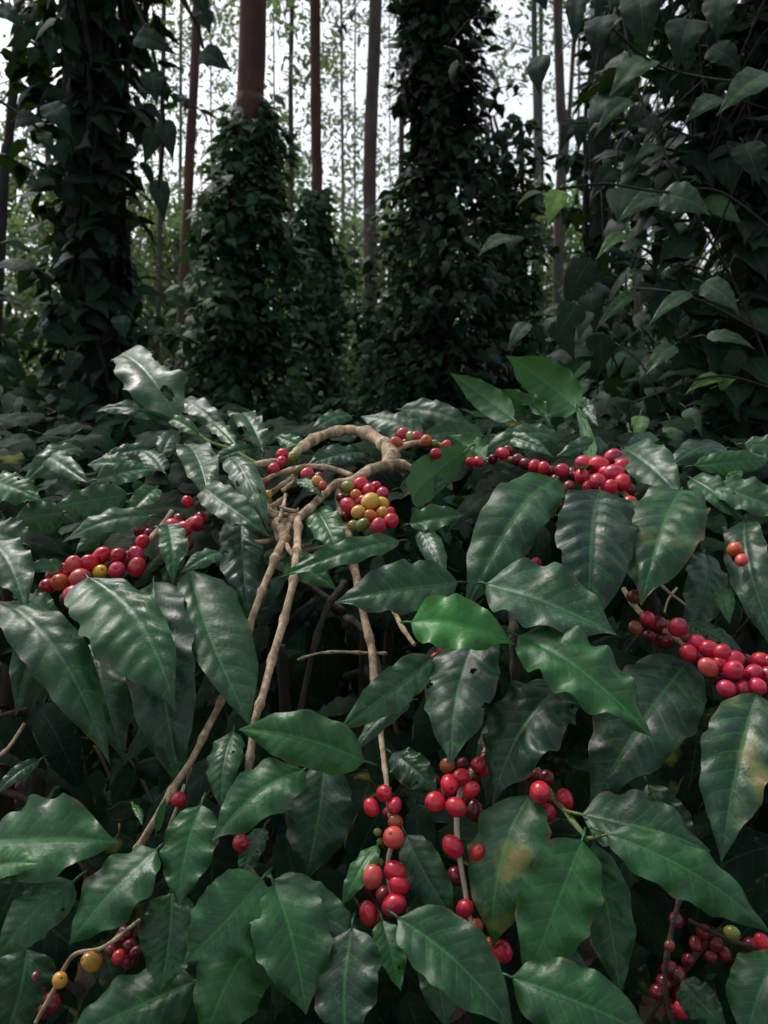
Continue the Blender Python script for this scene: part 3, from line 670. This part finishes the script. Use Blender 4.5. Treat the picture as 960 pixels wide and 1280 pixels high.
# ------------------------------------------------------------------ coffee shrubs farther back
def coffee_shrub(label, x, y, h, r, n, seed, grp, lf=(.09, .16), mat='coffee_far', nu=8, nv=4, tone=.4, ncherry=0):
    random.seed(seed)
    base = Vector((x, y, 0)); rt = thing('coffee_shrub', label, 'shrub', base, grp)
    m = MB()
    for k in range(3):
        a = 2.1 * k + seed
        top = base + Vector((math.cos(a) * r * .3, math.sin(a) * r * .3, h * .92))
        stem_mb(m, [(base + Vector((0, 0, -.05)), .022), (base.lerp(top, .5) + Vector((math.cos(a) * .05, 0, 0)), .016), (top, .006)], .1, .2, .2, seg=7, sub=6)
    m.build('trunk', 'innerstem', rt, base)
    bm = MB(); m = MB()
    nb = max(14, n // 22)
    for b in range(nb):
        hz = h * (.18 + .8 * (b + .5) / nb); a = b * 2.4 + random.uniform(-.4, .4)
        rl = r * (1.15 - .75 * (hz / h) ** 2) * random.uniform(.75, 1.15)
        q = base + Vector((0, 0, hz)); e = q + Vector((math.cos(a) * rl, math.sin(a) * rl, random.uniform(-.28, .10) * rl))
        md = q.lerp(e, .5) + Vector((0, 0, .08 * rl))
        P, rr = spline([(q, .007), (md, .005), (e, .0025)], 5)
        bm.tube(P, rr, 5)
        nl = max(4, n // nb)
        for i in range(nl):
            t = (i + random.random()) / nl; t = .15 + .85 * t
            c = q.lerp(md, t * 2) if t < .5 else md.lerp(e, t * 2 - 1)
            dirv = (e - q).normalized(); sd = dirv.cross(Vector((0, 0, 1))).normalized() * (1 if i % 2 else -1)
            dr = (dirv * random.uniform(.2, .7) + sd * random.uniform(.4, .9) + Vector((0, 0, random.uniform(-1.3, .0)))).normalized()
            L = random.uniform(*lf)
            c = c + Vector((random.gauss(0, .03), random.gauss(0, .03), random.gauss(0, .03)))
            m.leaf(c, c + dr * L, L * .44, Vector((random.uniform(-.6, .6), random.uniform(-.9, .2), .9)), nu, nv, tone=(random.random() ** 1.5 * tone, random.random() * .8, 0),
                   sag=random.uniform(.03, .12), corr=0, wave=.05, twist=random.uniform(-.4, .4))
    bm.build('branch', 'innerstem', rt, base)
    m.build('foliage', mat, rt, base)
    return rt
G2 = 'coffee shrubs behind the front row'
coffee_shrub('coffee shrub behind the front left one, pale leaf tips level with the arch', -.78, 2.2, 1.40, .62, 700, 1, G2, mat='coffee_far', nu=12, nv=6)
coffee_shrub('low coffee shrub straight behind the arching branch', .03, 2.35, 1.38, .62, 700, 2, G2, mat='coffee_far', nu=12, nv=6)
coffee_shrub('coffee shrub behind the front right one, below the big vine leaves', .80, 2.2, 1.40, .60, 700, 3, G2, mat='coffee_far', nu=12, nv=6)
far = [(-1.15, 3.3, 1.56, .7), (-.25, 3.4, 1.52, .7), (.6, 3.35, 1.56, .7), (-1.95, 3.6, 1.85, .8), (-.9, 4.3, 1.58, .7), (.2, 4.4, 1.56, .7), (1.2, 3.6, 1.9, .8), (2.3, 3.7, 2.3, .9), (-2.9, 5.6, 2.4, .9), (-1.7, 6.0, 1.72, .85), (-.5, 7.9, 1.7, .8), (.9, 7.4, 1.75, .85), (1.9, 5.9, 2.3, .9),
       (3.7, 6.2, 2.9, 1.0), (-4.3, 8.4, 2.8, 1.), (-2.2, 9.0, 2.0, .95), (.1, 10.5, 1.8, .95), (1.7, 9.2, 2.3, 1.), (3.9, 9.2, 3.1, 1.1), (-3.6, 12, 2.9, 1.1), (-1.2, 13, 2.1, 1.1), (1.2, 13.4, 2.2, 1.1), (3.4, 12.6, 3.2, 1.2), (-6, 12, 3.2, 1.2), (6, 12.5, 3.4, 1.2)]
side = ['far left', 'left of centre', 'centre', 'right of centre', 'far right']
adj = ['dark leafy', 'low rounded', 'tall dense', 'dim spreading', 'loose dark green', 'shaded', 'broad', 'thin topped']
used = set()
for i, (x, y, h, r) in enumerate(far):
    px = 480 + x / y * F
    sd_ = side[min(4, max(0, int(px / 192)))]
    dist = 'just behind the vines' if y > 8 else ('among the tree trunks' if y > 5 else 'close behind the front shrubs')
    lab = f'{adj[i % 8]} coffee shrub {dist}, {sd_} of the picture'
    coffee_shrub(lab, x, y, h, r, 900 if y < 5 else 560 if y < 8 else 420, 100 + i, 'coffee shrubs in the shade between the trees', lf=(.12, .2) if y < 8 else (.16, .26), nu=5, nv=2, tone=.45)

# ------------------------------------------------------------------ trees and climbing vines
def tree(label, pxs, Y, r, bark, seed, crown=0, h=17, crown_lo=3.0, limb=2.2, leaf=.16, tone=(0, .7), group=None, spread=.5, name='plantation_tree'):
    """pxs: two or more (px, py) points the trunk passes; continued to the ground and up to height h"""
    random.seed(seed)
    pts = [atY(x, y, Y) for x, y in pxs]
    pts.sort(key=lambda p: p.z)
    a, b = pts[0], pts[-1]; sl = (b - a) / max(.01, (b.z - a.z))
    foot = a + sl * (-a.z - .05)
    top = b + sl * (h - b.z)
    P, rr = spline([(foot, r * 1.25)] + [(p, r * (1 - .55 * p.z / h)) for p in pts] + [(top, r * .3)], 14)
    root = thing(name, label, 'tree', Vector((foot.x, foot.y, 0)), group)
    m = MB()
    P = [p + Vector((noise.noise(p * .5 + Vector((seed, 0, 0))), noise.noise(p * .5 + Vector((0, seed, 0))), 0)) * r * .7 for p in P]
    rr = [q * (1 + .12 * noise.noise(p * 2.5)) for p, q in zip(P, rr)]
    m.tube(P, rr, 12); m.build('trunk', bark, root, Vector(root.location))
    if crown:
        cm = MB(); lms = []; nl = max(5, int(limb * 4 + crown / 110))
        for k in range(nl):
            hz = crown_lo + (h - crown_lo) * (k + random.random()) / nl
            q = min(P, key=lambda p: abs(p.z - hz)); ang = random.uniform(0, 6.28)
            l = limb * random.uniform(.5, 1.1) * (1 - .5 * hz / h)
            e = q + Vector((math.cos(ang) * l, math.sin(ang) * l, random.uniform(.1, .8) * l))
            md = q.lerp(e, .5) + Vector((0, 0, -.08 * l))
            SP, sr = spline([(q, r * .22), (md, r * .14), (e, r * .05)], 4)
            lm = MB() if (Y < 12.5 or not lms) else lms[-1]
            if Y < 12.5 or not lms: lms.append(lm)
            lm.tube(SP, sr, 5)
            ncl = 5
            for c in range(ncl):
                ctr = SP[int((.35 + .65 * c / ncl) * (len(SP) - 1))] + Vector((random.gauss(0, .18), random.gauss(0, .18), random.gauss(0, .2))) * l * spread
                cr = random.uniform(.2, .42) * max(1, l * .4)
                tb = random.uniform(*tone)
                for _ in range(max(4, crown // (nl * ncl))):
                    p = ctr + Vector((random.gauss(0, 1), random.gauss(0, 1), random.gauss(0, .8))) * cr * .6
                    dr = Vector((random.gauss(0, 1), random.gauss(0, 1), random.gauss(-.3, .8))).normalized()
                    L = leaf * random.uniform(.6, 1.3)
                    cm.leaf(p, p + dr * L, L * .5, Vector((random.gauss(0, .6), random.gauss(0, .6), 1)), 3, 2, OAK, tone=(min(1, max(0, tb + random.uniform(-.2, .3))), 0, 0), corr=0, wave=0, sag=.05)
        for lm in lms: lm.build('limb' if Y < 12.5 else 'limbs', bark, root, Vector(root.location))
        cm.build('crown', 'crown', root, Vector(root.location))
    return P

def vine(label, path, radf, n, leaf, seed, h0, h1, mat='vine', nu=4, nv=2, dense=.0, tone=.6, shoots=8, heroes=None, group=None, sides=None):
    """path: trunk points; radf(h)->vine radius"""
    random.seed(seed)
    foot = min(path, key=lambda p: p.z)
    root = thing('climbing_vine', label, 'vine', Vector((foot.x, foot.y, 0)), group)
    org = Vector(root.location)
    def ctr(z):
        lo = max([p for p in path if p.z <= z] or [path[0]], key=lambda p: p.z); hi = min([p for p in path if p.z >= z] or [path[-1]], key=lambda p: p.z)
        if hi.z - lo.z < 1e-4: return Vector((lo.x, lo.y, z))
        return lo.lerp(hi, (z - lo.z) / (hi.z - lo.z))
    sm = MB()
    for k in range(6):
        a0 = random.uniform(0, 6.28); pp = []
        for i in range(26):
            z = h0 + (h1 - h0) * i / 25; a = a0 + .5 * math.sin(i * .6 + k) ; q = ctr(z)
            rr = .09 + .3 * radf(z) * (.5 + .5 * noise.noise(Vector((k, z * 1.2, seed))))
            pp.append(q + Vector((math.cos(a), math.sin(a), 0)) * rr)
        sm.tube(pp, [.012] * len(pp), 5)
    m = MB()
    for i in range(n):
        z = h0 + (h1 - h0) * random.random(); a = random.uniform(0, 6.28)
        if h1 - z < .9 and random.random() > .25 + (h1 - z) / .9 + .5 * noise.noise(Vector((math.cos(a) * 1.5, math.sin(a) * 1.5, seed))): continue
        q = ctr(z); Rv = radf(z)
        lump = .72 + .75 * noise.noise(Vector((math.cos(a) * 1.3, math.sin(a) * 1.3, z * 1.9 + seed))) + .3 * noise.noise(Vector((math.cos(a) * 4, math.sin(a) * 4, z * 6 + seed)))
        rr = Rv * max(.3, lump) * (random.random() ** .35)
        p = q + Vector((math.cos(a) * rr, math.sin(a) * rr, 0))
        out = Vector((math.cos(a), math.sin(a), 0))
        dr = (out * random.uniform(-.1, 1.0) + Vector((random.gauss(0, .55), random.gauss(0, .55), random.uniform(-1.1, .15)))).normalized()
        L = leaf * random.uniform(.6, 1.25)
        m.leaf(p, p + dr * L, L * random.uniform(.5, .72), out * random.uniform(.3, 1.2) + Vector((random.gauss(0, .4), random.gauss(0, .4), random.uniform(.2, 1.2))), nu, nv, PEPPER, tone=(random.random() ** 2.2 * tone, random.random() * .5, 0), corr=0, wave=.03, sag=.08, fold=.25)
    for k in range(shoots):
        z = h0 + (h1 - h0) * random.uniform(.1, .98); a = random.uniform(0, 6.28); q = ctr(z); Rv = radf(z)
        l = Rv * random.uniform(.7, 1.3)
        s0 = q + Vector((math.cos(a), math.sin(a), 0)) * Rv * .7
        e = s0 + Vector((math.cos(a) * l, math.sin(a) * l, random.uniform(-.5, .35) * l))
        SP, sr = spline([(s0, .006), (s0.lerp(e, .5) + Vector((0, 0, .1 * l)), .004), (e, .002)], 5)
        sm.tube(SP, sr, 4)
        for c in range(11):
            p = SP[c % len(SP)]
            dr = Vector((random.gauss(0, .6), random.gauss(0, .6), random.uniform(-1, -.1))).normalized(); L = leaf * random.uniform(.6, 1.1)
            m.leaf(p, p + dr * L, L * .66, Vector((random.gauss(0, .5), random.gauss(0, .5), 1)), nu, nv, PEPPER, tone=(random.random() * tone, .2, 0), corr=0, wave=.03, sag=.08)
    sm.build('stem', 'darkbark', root, org)
    m.build('foliage', mat, root, org)
    return root

VG = 'vines climbing the plantation trees'
def zat(py, Y): return atY(480, py, Y).z
# big dark vine-clad tree at left
p = tree('dark thick tree wrapped in large-leaved vine at left of the picture', [(112, -40), (122, 480)], 3.6, .12, 'darkbark', 1, h=13, crown=0)
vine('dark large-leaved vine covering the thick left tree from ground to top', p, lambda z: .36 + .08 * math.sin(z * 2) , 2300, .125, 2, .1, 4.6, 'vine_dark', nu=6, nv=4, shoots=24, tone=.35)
# red trunk
p = tree('red-barked tree bare above its green vine, left of centre', [(313, 0), (306, 130), (288, 480)], 6.8, .125, 'redbark', 3, h=18, crown=0)
t2 = zat(128, 6.8)
vine('mid green vine thickening down the red-barked trunk', p, lambda z: .22 + .80 * min(1, max(0, (t2 - z) / t2)) ** .75, 7600, .125, 4, .1, t2, 'vine_mid', tone=.75, shoots=12, nu=4)
# third
p = tree('slim reddish tree bare above a narrow vine column, between red-barked and grey trunks', [(392, 0), (393, 235), (386, 490)], 10, .075, 'redbark', 5, h=19, crown=900, crown_lo=5.5, leaf=.2)
t3 = zat(240, 10)
vine('narrow dark vine column on the slim reddish tree', p, lambda z: .28 + .44 * min(1, max(0, (t3 - z) / t3)), 4400, .14, 6, .1, t3, 'vine_mid', tone=.6)
# fourth: bare grey-brown trunk
p = tree('straight grey-brown tree with bare trunk right in the middle', [(467, 0), (464, 250), (463, 480)], 9, .085, 'greybark', 7, h=19, crown=700, crown_lo=6, leaf=.2)
vine('thin vine around the foot of the middle grey-brown trunk', p, lambda z: .24, 900, .12, 8, .1, zat(385, 9), tone=.5, shoots=5)
# fifth: thick vine column
p = tree('tree almost hidden inside a thick dark vine column right of the middle', [(545, -20), (548, 480)], 6.2, .12, 'darkbark', 9, h=16, crown=0)
t5 = zat(120, 6.2)
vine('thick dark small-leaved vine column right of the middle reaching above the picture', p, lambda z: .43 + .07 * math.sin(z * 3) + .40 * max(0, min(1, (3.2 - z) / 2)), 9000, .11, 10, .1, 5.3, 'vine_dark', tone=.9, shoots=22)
# its neighbour lobe
p = tree('short vine-smothered stump tree beside the thick dark vine column', [(632, 190), (640, 480)], 6.9, .07, 'darkbark', 11, h=3.6, crown=0)
vine('lower vine mass beside the thick dark column, topped by ragged shoots', p, lambda z: .36, 2500, .12, 12, .1, zat(150, 6.9), tone=.4, shoots=16)
# right side trunks
p = tree('dark tree behind the big-leaved vine, right of centre', [(748, -20), (744, 300)], 4.6, .065, 'darkbark', 13, h=14, crown=0)
vine('sparse vine up the dark trunk right of centre', p, lambda z: .15, 520, .11, 14, .1, 4.4, tone=.4, shoots=16, nu=6)
p = tree('very dark tree trunk at the right edge', [(960, -20), (945, 500)], 2.7, .085, 'darkbark', 15, h=12, crown=0)
# bare or thin trunks
thin = [
 ('leaning dark slender tree at the left edge', [(27, 0), (9, 190), (0, 330)], 7.5, .05, 'darkbark', 500, 4.5),
 ('slender red-brown tree left of the red-barked tree', [(247, 0), (240, 150), (234, 300)], 9.5, .062, 'redbark', 500, 5.5),
 ('thin grey tree just left of the slim reddish tree', [(365, 0), (364, 230)], 15, .055, 'greybark', 1300, 4.6),
 ('very thin pale tree between slim reddish and grey-brown trunks', [(426, 0), (430, 300)], 21, .05, 'palebark', 1500, 4.2),
 ('thin dark tree touching the left side of the thick vine column', [(506, 0), (501, 300)], 11, .045, 'greybark', 600, 6),
 ('thin grey tree beside the big dark left tree', [(205, 0), (198, 330)], 12, .042, 'greybark', 900, 5),
 ('greenish twin-stemmed tree right of the thick vine column, left stem', [(669, 0), (670, 220)], 14, .06, 'palebark', 900, 6.5),
 ('greenish twin-stemmed tree right of the thick vine column, right stem', [(676, 0), (676, 220)], 14.3, .045, 'palebark', 600, 6.5),
 ('slender brown tree just left of the sparse dark trunk on the right', [(697, 0), (702, 150), (700, 300)], 10, .065, 'greybark', 600, 6),
 ('thin brown tree leaning against the slender brown one', [(716, 60), (706, 200), (703, 290)], 11, .035, 'greybark', 300, 6),
 ('thin tree seen through the vine leaves at upper right', [(792, 0), (796, 200)], 12, .06, 'greybark', 900, 5),
 ('second thin tree seen through the vine leaves at upper right', [(868, 0), (866, 200)], 13, .06, 'greybark', 900, 5),
 ('thin tree behind the big dark left tree, near its left side', [(62, 0), (58, 300)], 14, .06, 'greybark', 1200, 4),
 ('pale far tree behind the leaning left-edge tree', [(-10, 0), (-6, 300)], 17, .08, 'palebark', 1200, 4),
]
for i, (lab, pxs, Y, r, bk, cr, lo) in enumerate(thin):
    tree(lab, pxs, Y, r, bk, 40 + i, crown=cr, crown_lo=lo, h=18, leaf=.13 if Y < 12 else .16, limb=1.9, group='slender trees between the vine-clad trunks')
# far trees
random.seed(77)
fx = [(-50, 30), (150, 24), (188, 33), (225, 21), (266, 28), (345, 26), (444, 27), (488, 34), (604, 31), (722, 26), (770, 33), (820, 27), (905, 28), (1000, 25)]
near = ['the left edge', 'the big dark left tree', 'the red-barked tree', 'the slim reddish tree', 'the grey-brown middle trunk', 'the thick vine column', 'the slender brown right trunk', 'the big-leaved right vine', 'the right edge']
nx_ = [0, 120, 305, 390, 465, 555, 700, 830, 960]
for i, (x, Y) in enumerate(fx):
    j = min(range(9), key=lambda q: abs(nx_[q] - x))
    sdw = 'left' if x < nx_[j] else 'right'
    hz = 'hazy pale-leaved' if Y > 28 else ('thin light green' if Y > 24 else 'slim feathery green')
    tree(f'{hz} far tree seen {sdw} of {near[j]}', [(x + random.uniform(-4, 4), 0), (x, 420)], Y, random.uniform(.035, .06), random.choice(['palebark', 'greybark', 'palebark']), 200 + i,
         crown=3700, crown_lo=1.6, h=20, limb=4.2, leaf=.17, tone=(.2, 1.0), spread=.7, group='far trees in the plantation')
random.seed(61)
mid = [(20, 15, 6.0), (85, 12.5, 4.6), (175, 16, 5.6), (222, 13, 4.2), (345, 17, 6.5), (425, 15, 4.6), (485, 13.5, 4.4), (520, 18, 6.2), (610, 16, 4.8), (665, 12.5, 4.6), (720, 17, 5.6), (790, 14, 5.8), (905, 15, 6.5)]
midn = ['low bushy', 'young light green', 'small spreading', 'young thin-stemmed', 'half-grown feathery']
for i, (x, Y, h_) in enumerate(mid):
    j = min(range(9), key=lambda q: abs(nx_[q] - x))
    tree(f'{midn[i % 5]} understorey tree growing {"left" if x < nx_[j] else "right"} of {near[j]}', [(x, 300), (x + random.uniform(-6, 6), 440)], Y, .035, 'greybark', 300 + i,
         crown=3400, crown_lo=.8, h=h_, limb=1.5, leaf=.15, tone=(.0, .5), spread=.8, group='understorey trees among the trunks')
# far low wood closing the horizon
mb = MB(); random.seed(8)
for i in range(24000):
    x = random.uniform(-45, 45); y = random.uniform(38, 52); z = abs(random.gauss(0, 4.6)) * (1 + .7 * noise.noise(Vector((x * .15, 0, 1))))
    p_ = Vector((x, y, z)); dr = Vector((random.gauss(0, 1), random.gauss(0, 1), random.gauss(0, 1))).normalized(); L = random.uniform(.4, .9)
    mb.leaf(p_, p_ + dr * L, L * .6, Vector((0, -1, 1)), 3, 2, OAK, tone=(random.random() * .8, 0, 0), corr=0, wave=0)
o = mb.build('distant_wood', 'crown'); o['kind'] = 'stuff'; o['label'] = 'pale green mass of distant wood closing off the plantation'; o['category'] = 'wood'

# ------------------------------------------------------------------ big-leaved vine at right, close
random.seed(91)
foot = Vector((1.05, 2.6, 0)); 
root = thing('climbing_vine', 'near pepper vine at upper right with large heart-shaped grey-green leaves', 'vine', foot, None)
PL = [  # base, tip, width, depth, tone, dust
 (828,244,890,264,46,1.75,.12,.9),(832,246,773,268,34,1.78,.18,.7),(812,74,762,114,44,1.85,.22,.5),(888,60,930,88,34,1.9,.05,.6),(786,124,742,166,24,1.9,.2,.3),
 (700,238,684,282,28,1.7,1.0,.0),(676,240,646,253,11,1.72,.2,.7),(822,182,794,198,20,1.9,.1,.9),(962,92,896,140,44,1.6,.15,.5),(900,122,856,150,30,1.8,.1,.6),
 (782,292,745,320,20,1.9,.5,.1),(636,296,597,316,22,2.2,.15,.8),(880,354,926,388,34,1.7,.12,.7),(884,420,946,430,20,1.7,.15,.9),(862,366,810,404,22,1.7,.15,.7),(842,432,806,468,26,1.8,.15,.8),
 (858,512,878,542,20,1.8,.12,.8),(898,482,919,474,15,1.8,1.0,.0),(902,472,858,486,22,1.8,.75,.0),(792,366,744,410,18,2.0,.12,.9),(660,404,634,438,22,2.3,.12,.8),(800,520,792,562,26,1.7,.6,.0),(838,526,850,560,26,1.75,.3,.2),
 (860,300,822,340,40,2.0,.06,.3),(930,300,960,350,44,2.0,.05,.3),(770,210,740,240,30,2.1,.06,.3),(720,150,700,184,24,2.2,.05,.3),(755,20,742,70,40,1.7,.0,.1),(800,-12,806,66,52,1.5,.0,.0),(722,-10,718,60,26,1.6,.0,.1),
 (862,24,846,80,50,1.7,.0,.2),(905,-10,895,50,44,1.7,.0,.1),(930,180,950,230,40,1.8,.05,.3),(700,360,740,380,26,2.3,.06,.4),(880,250,930,280,30,2.0,.3,.1),
]
sm = MB(); gm = MB()
stems = [[(1000,560,1.9),(930,380,1.9),(860,250,1.8),(800,120,1.85),(770,-30,1.9)], [(980,300,1.8),(900,240,1.8),(825,240,1.76),(760,230,1.76),(700,236,1.7)], [(980,100,1.7),(900,100,1.8),(820,80,1.85),(760,30,1.8)],
         [(1000,500,1.8),(900,470,1.8),(800,500,1.75)], [(960,420,1.75),(860,370,1.75),(790,360,1.9)], [(635,470,2.4),(640,440,2.3),(662,415,2.3),(690,420,2.2)], [(990,-20,1.6),(900,-10,1.6),(800,-20,1.55),(720,-20,1.6)]]
for s_ in stems:
    P_, r_ = spline([(at(x, y, d), .003) for x, y, d in s_], 8)
    sm.tube(P_, r_, 6)
def vleaf(P0, P1, W, n, tone, nu=20, nv=8):
    m = MB(); m.leaf(P0, P1, W, n, nu, nv, PEPPER, tone=tone, corr=.006, wave=.03, sag=.1, fold=.2, curl=.15, veins=5, petiole=.03, prad=.0016, twist=random.uniform(-.3, .3))
    return m
for bx, by, tx, ty, w, d, g_, du in PL:
    P0, P1 = at(bx, by, d + .02), at(tx, ty, d - .02)
    tc = (CAM - P0).normalized(); n = tc + Vector((random.uniform(-.2, .2), 0, .8 if g_ < .9 else .1))
    ax = (P1 - P0).normalized(); n = (n - ax * n.dot(ax)).normalized(); sd = ax.cross(n)
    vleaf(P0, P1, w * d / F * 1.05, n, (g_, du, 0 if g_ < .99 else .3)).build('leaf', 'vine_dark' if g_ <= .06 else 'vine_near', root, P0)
# body of the vine: a leafy mass hanging on the right edge tree and its supports
m = MB()
for i in range(3900):
    x = 1120 - abs(random.gauss(0, 1)) * 240 if random.random() < .7 else random.uniform(735, 960)
    y = random.uniform(-160, 600); d = random.uniform(2.0, 3.1)
    edge = 760 + 60 * noise.noise(Vector((y * .012, 0, 3))) - (50 if 300 < y < 480 else 0)
    if x < edge and random.random() < .85: continue
    dens = noise.noise(Vector((x * .012, y * .012, d * 1.5)))
    if dens < -.14 and x < 915: continue
    p_ = at(x, y, d); L = random.uniform(.075, .145)
    dr = Vector((random.gauss(-.1, .6), random.gauss(-.2, .5), random.uniform(-1, .05))).normalized()
    m.leaf(p_, p_ + dr * L, L * random.uniform(.55, .72), Vector((random.gauss(0, .3), -.4, 1)), 7, 4, PEPPER, tone=(random.random() ** 3 * (.4 if y > 230 else .1), random.random() * .3, 0), corr=0, wave=.03, sag=.09)  # upper leaves get a darker tone as painted shade
    if i % 9 == 0:
        e = p_ + Vector((random.gauss(.15, .1), random.gauss(.05, .1), random.gauss(.1, .2)))
        SP, sr = spline([(p_, .002), (p_.lerp(e, .5) + Vector((0, 0, .04)), .003), (e, .003)], 4); sm.tube(SP, sr, 4)
sm.build('stem', 'darkbark', root, foot)
m.build('foliage', 'vine_dark', root, foot)

# dangling dark leaves close at upper left
root = thing('climbing_vine', 'hanging vine shoots with big dark leaves against the sky at upper left', 'vine', Vector((-1.2, 2.9, 0)), None)
sm = MB()
for s_ in ([(120,-60,2.6),(200,-30,2.6),(240,20,2.6),(254,60,2.6)], [(-60,-40,2.4),(-10,-10,2.4),(10,10,2.4)], [(150,-40,2.7),(190,60,2.7),(205,160,2.8),(195,250,2.9)], [(-40,100,2.9),(20,140,2.9),(60,170,2.9)]):
    P_, r_ = spline([(at(x, y, d), .006) for x, y, d in s_], 8); sm.tube(P_, r_, 6)
sm.build('stem', 'darkbark', root, Vector(root.location))
for bx, by, tx, ty, w, d in [(252,66,290,88,30,2.6),(-4,8,33,36,26,2.4),(252,14,262,40,26,2.6),(240,-20,262,24,30,2.6),(170,45,220,66,30,2.7),(188,90,196,130,30,2.7),(205,150,216,200,26,2.8),(196,160,180,205,26,2.8),(198,225,205,275,26,2.9),
                             (66,40,62,80,24,2.9),(20,150,55,150,26,2.9),(52,165,68,195,20,2.9),(60,130,90,170,34,2.9),(45,60,35,84,16,2.9),(150,395,156,425,24,2.8),(20,60,50,30,18,2.9),(95,440,85,470,24,2.8)]:
    P0, P1 = at(bx, by, d), at(tx, ty, d - .03)
    n = (CAM - P0).normalized() + Vector((0, 0, .4))
    vleaf(P0, P1, w * d / F, n, (.0, .1, 0)).build('leaf', 'vine', root, P0)

# ------------------------------------------------------------------ light
w = bpy.data.worlds.new('World'); scene.world = w; w.use_nodes = True
nt = w.node_tree; nt.nodes.clear()
sky = nt.nodes.new('ShaderNodeTexSky'); sky.sky_type = 'NISHITA'; sky.sun_disc = False
SE, SR = 56, -42     # sun height, compass turn
sky.sun_elevation = R(SE); sky.sun_rotation = R(SR); sky.dust_density = 4.0; sky.air_density = 1.0
hs = nt.nodes.new('ShaderNodeHueSaturation'); hs.inputs['Saturation'].default_value = .42
hs.inputs['Value'].default_value = 1.5
bg = nt.nodes.new('ShaderNodeBackground'); bg.inputs['Strength'].default_value = .15
out = nt.nodes.new('ShaderNodeOutputWorld')
nt.links.new(sky.outputs[0], hs.inputs['Color']); nt.links.new(hs.outputs[0], bg.inputs[0]); nt.links.new(bg.outputs[0], out.inputs[0])
sl = bpy.data.lights.new('sun', 'SUN'); sl.energy = 1.5; sl.angle = R(11); sl.color = (1, .95, .9)
so = bpy.data.objects.new('sun', sl); COL.objects.link(so)
az = R(SR)
sd = Vector((math.sin(az) * math.cos(R(SE)), math.cos(az) * math.cos(R(SE)), math.sin(R(SE))))
so.rotation_euler = sd.to_track_quat('Z', 'Y').to_euler(); so.location = (0, 0, 30)

scene.view_settings.view_transform = 'Standard'; scene.view_settings.look = 'None'
scene.view_settings.exposure = 0; scene.view_settings.gamma = 1
scene.render.engine = 'CYCLES'
scene.cycles.max_bounces = 5; scene.cycles.diffuse_bounces = 2; scene.cycles.glossy_bounces = 2; scene.cycles.transmission_bounces = 3
scene.cycles.use_denoising = True
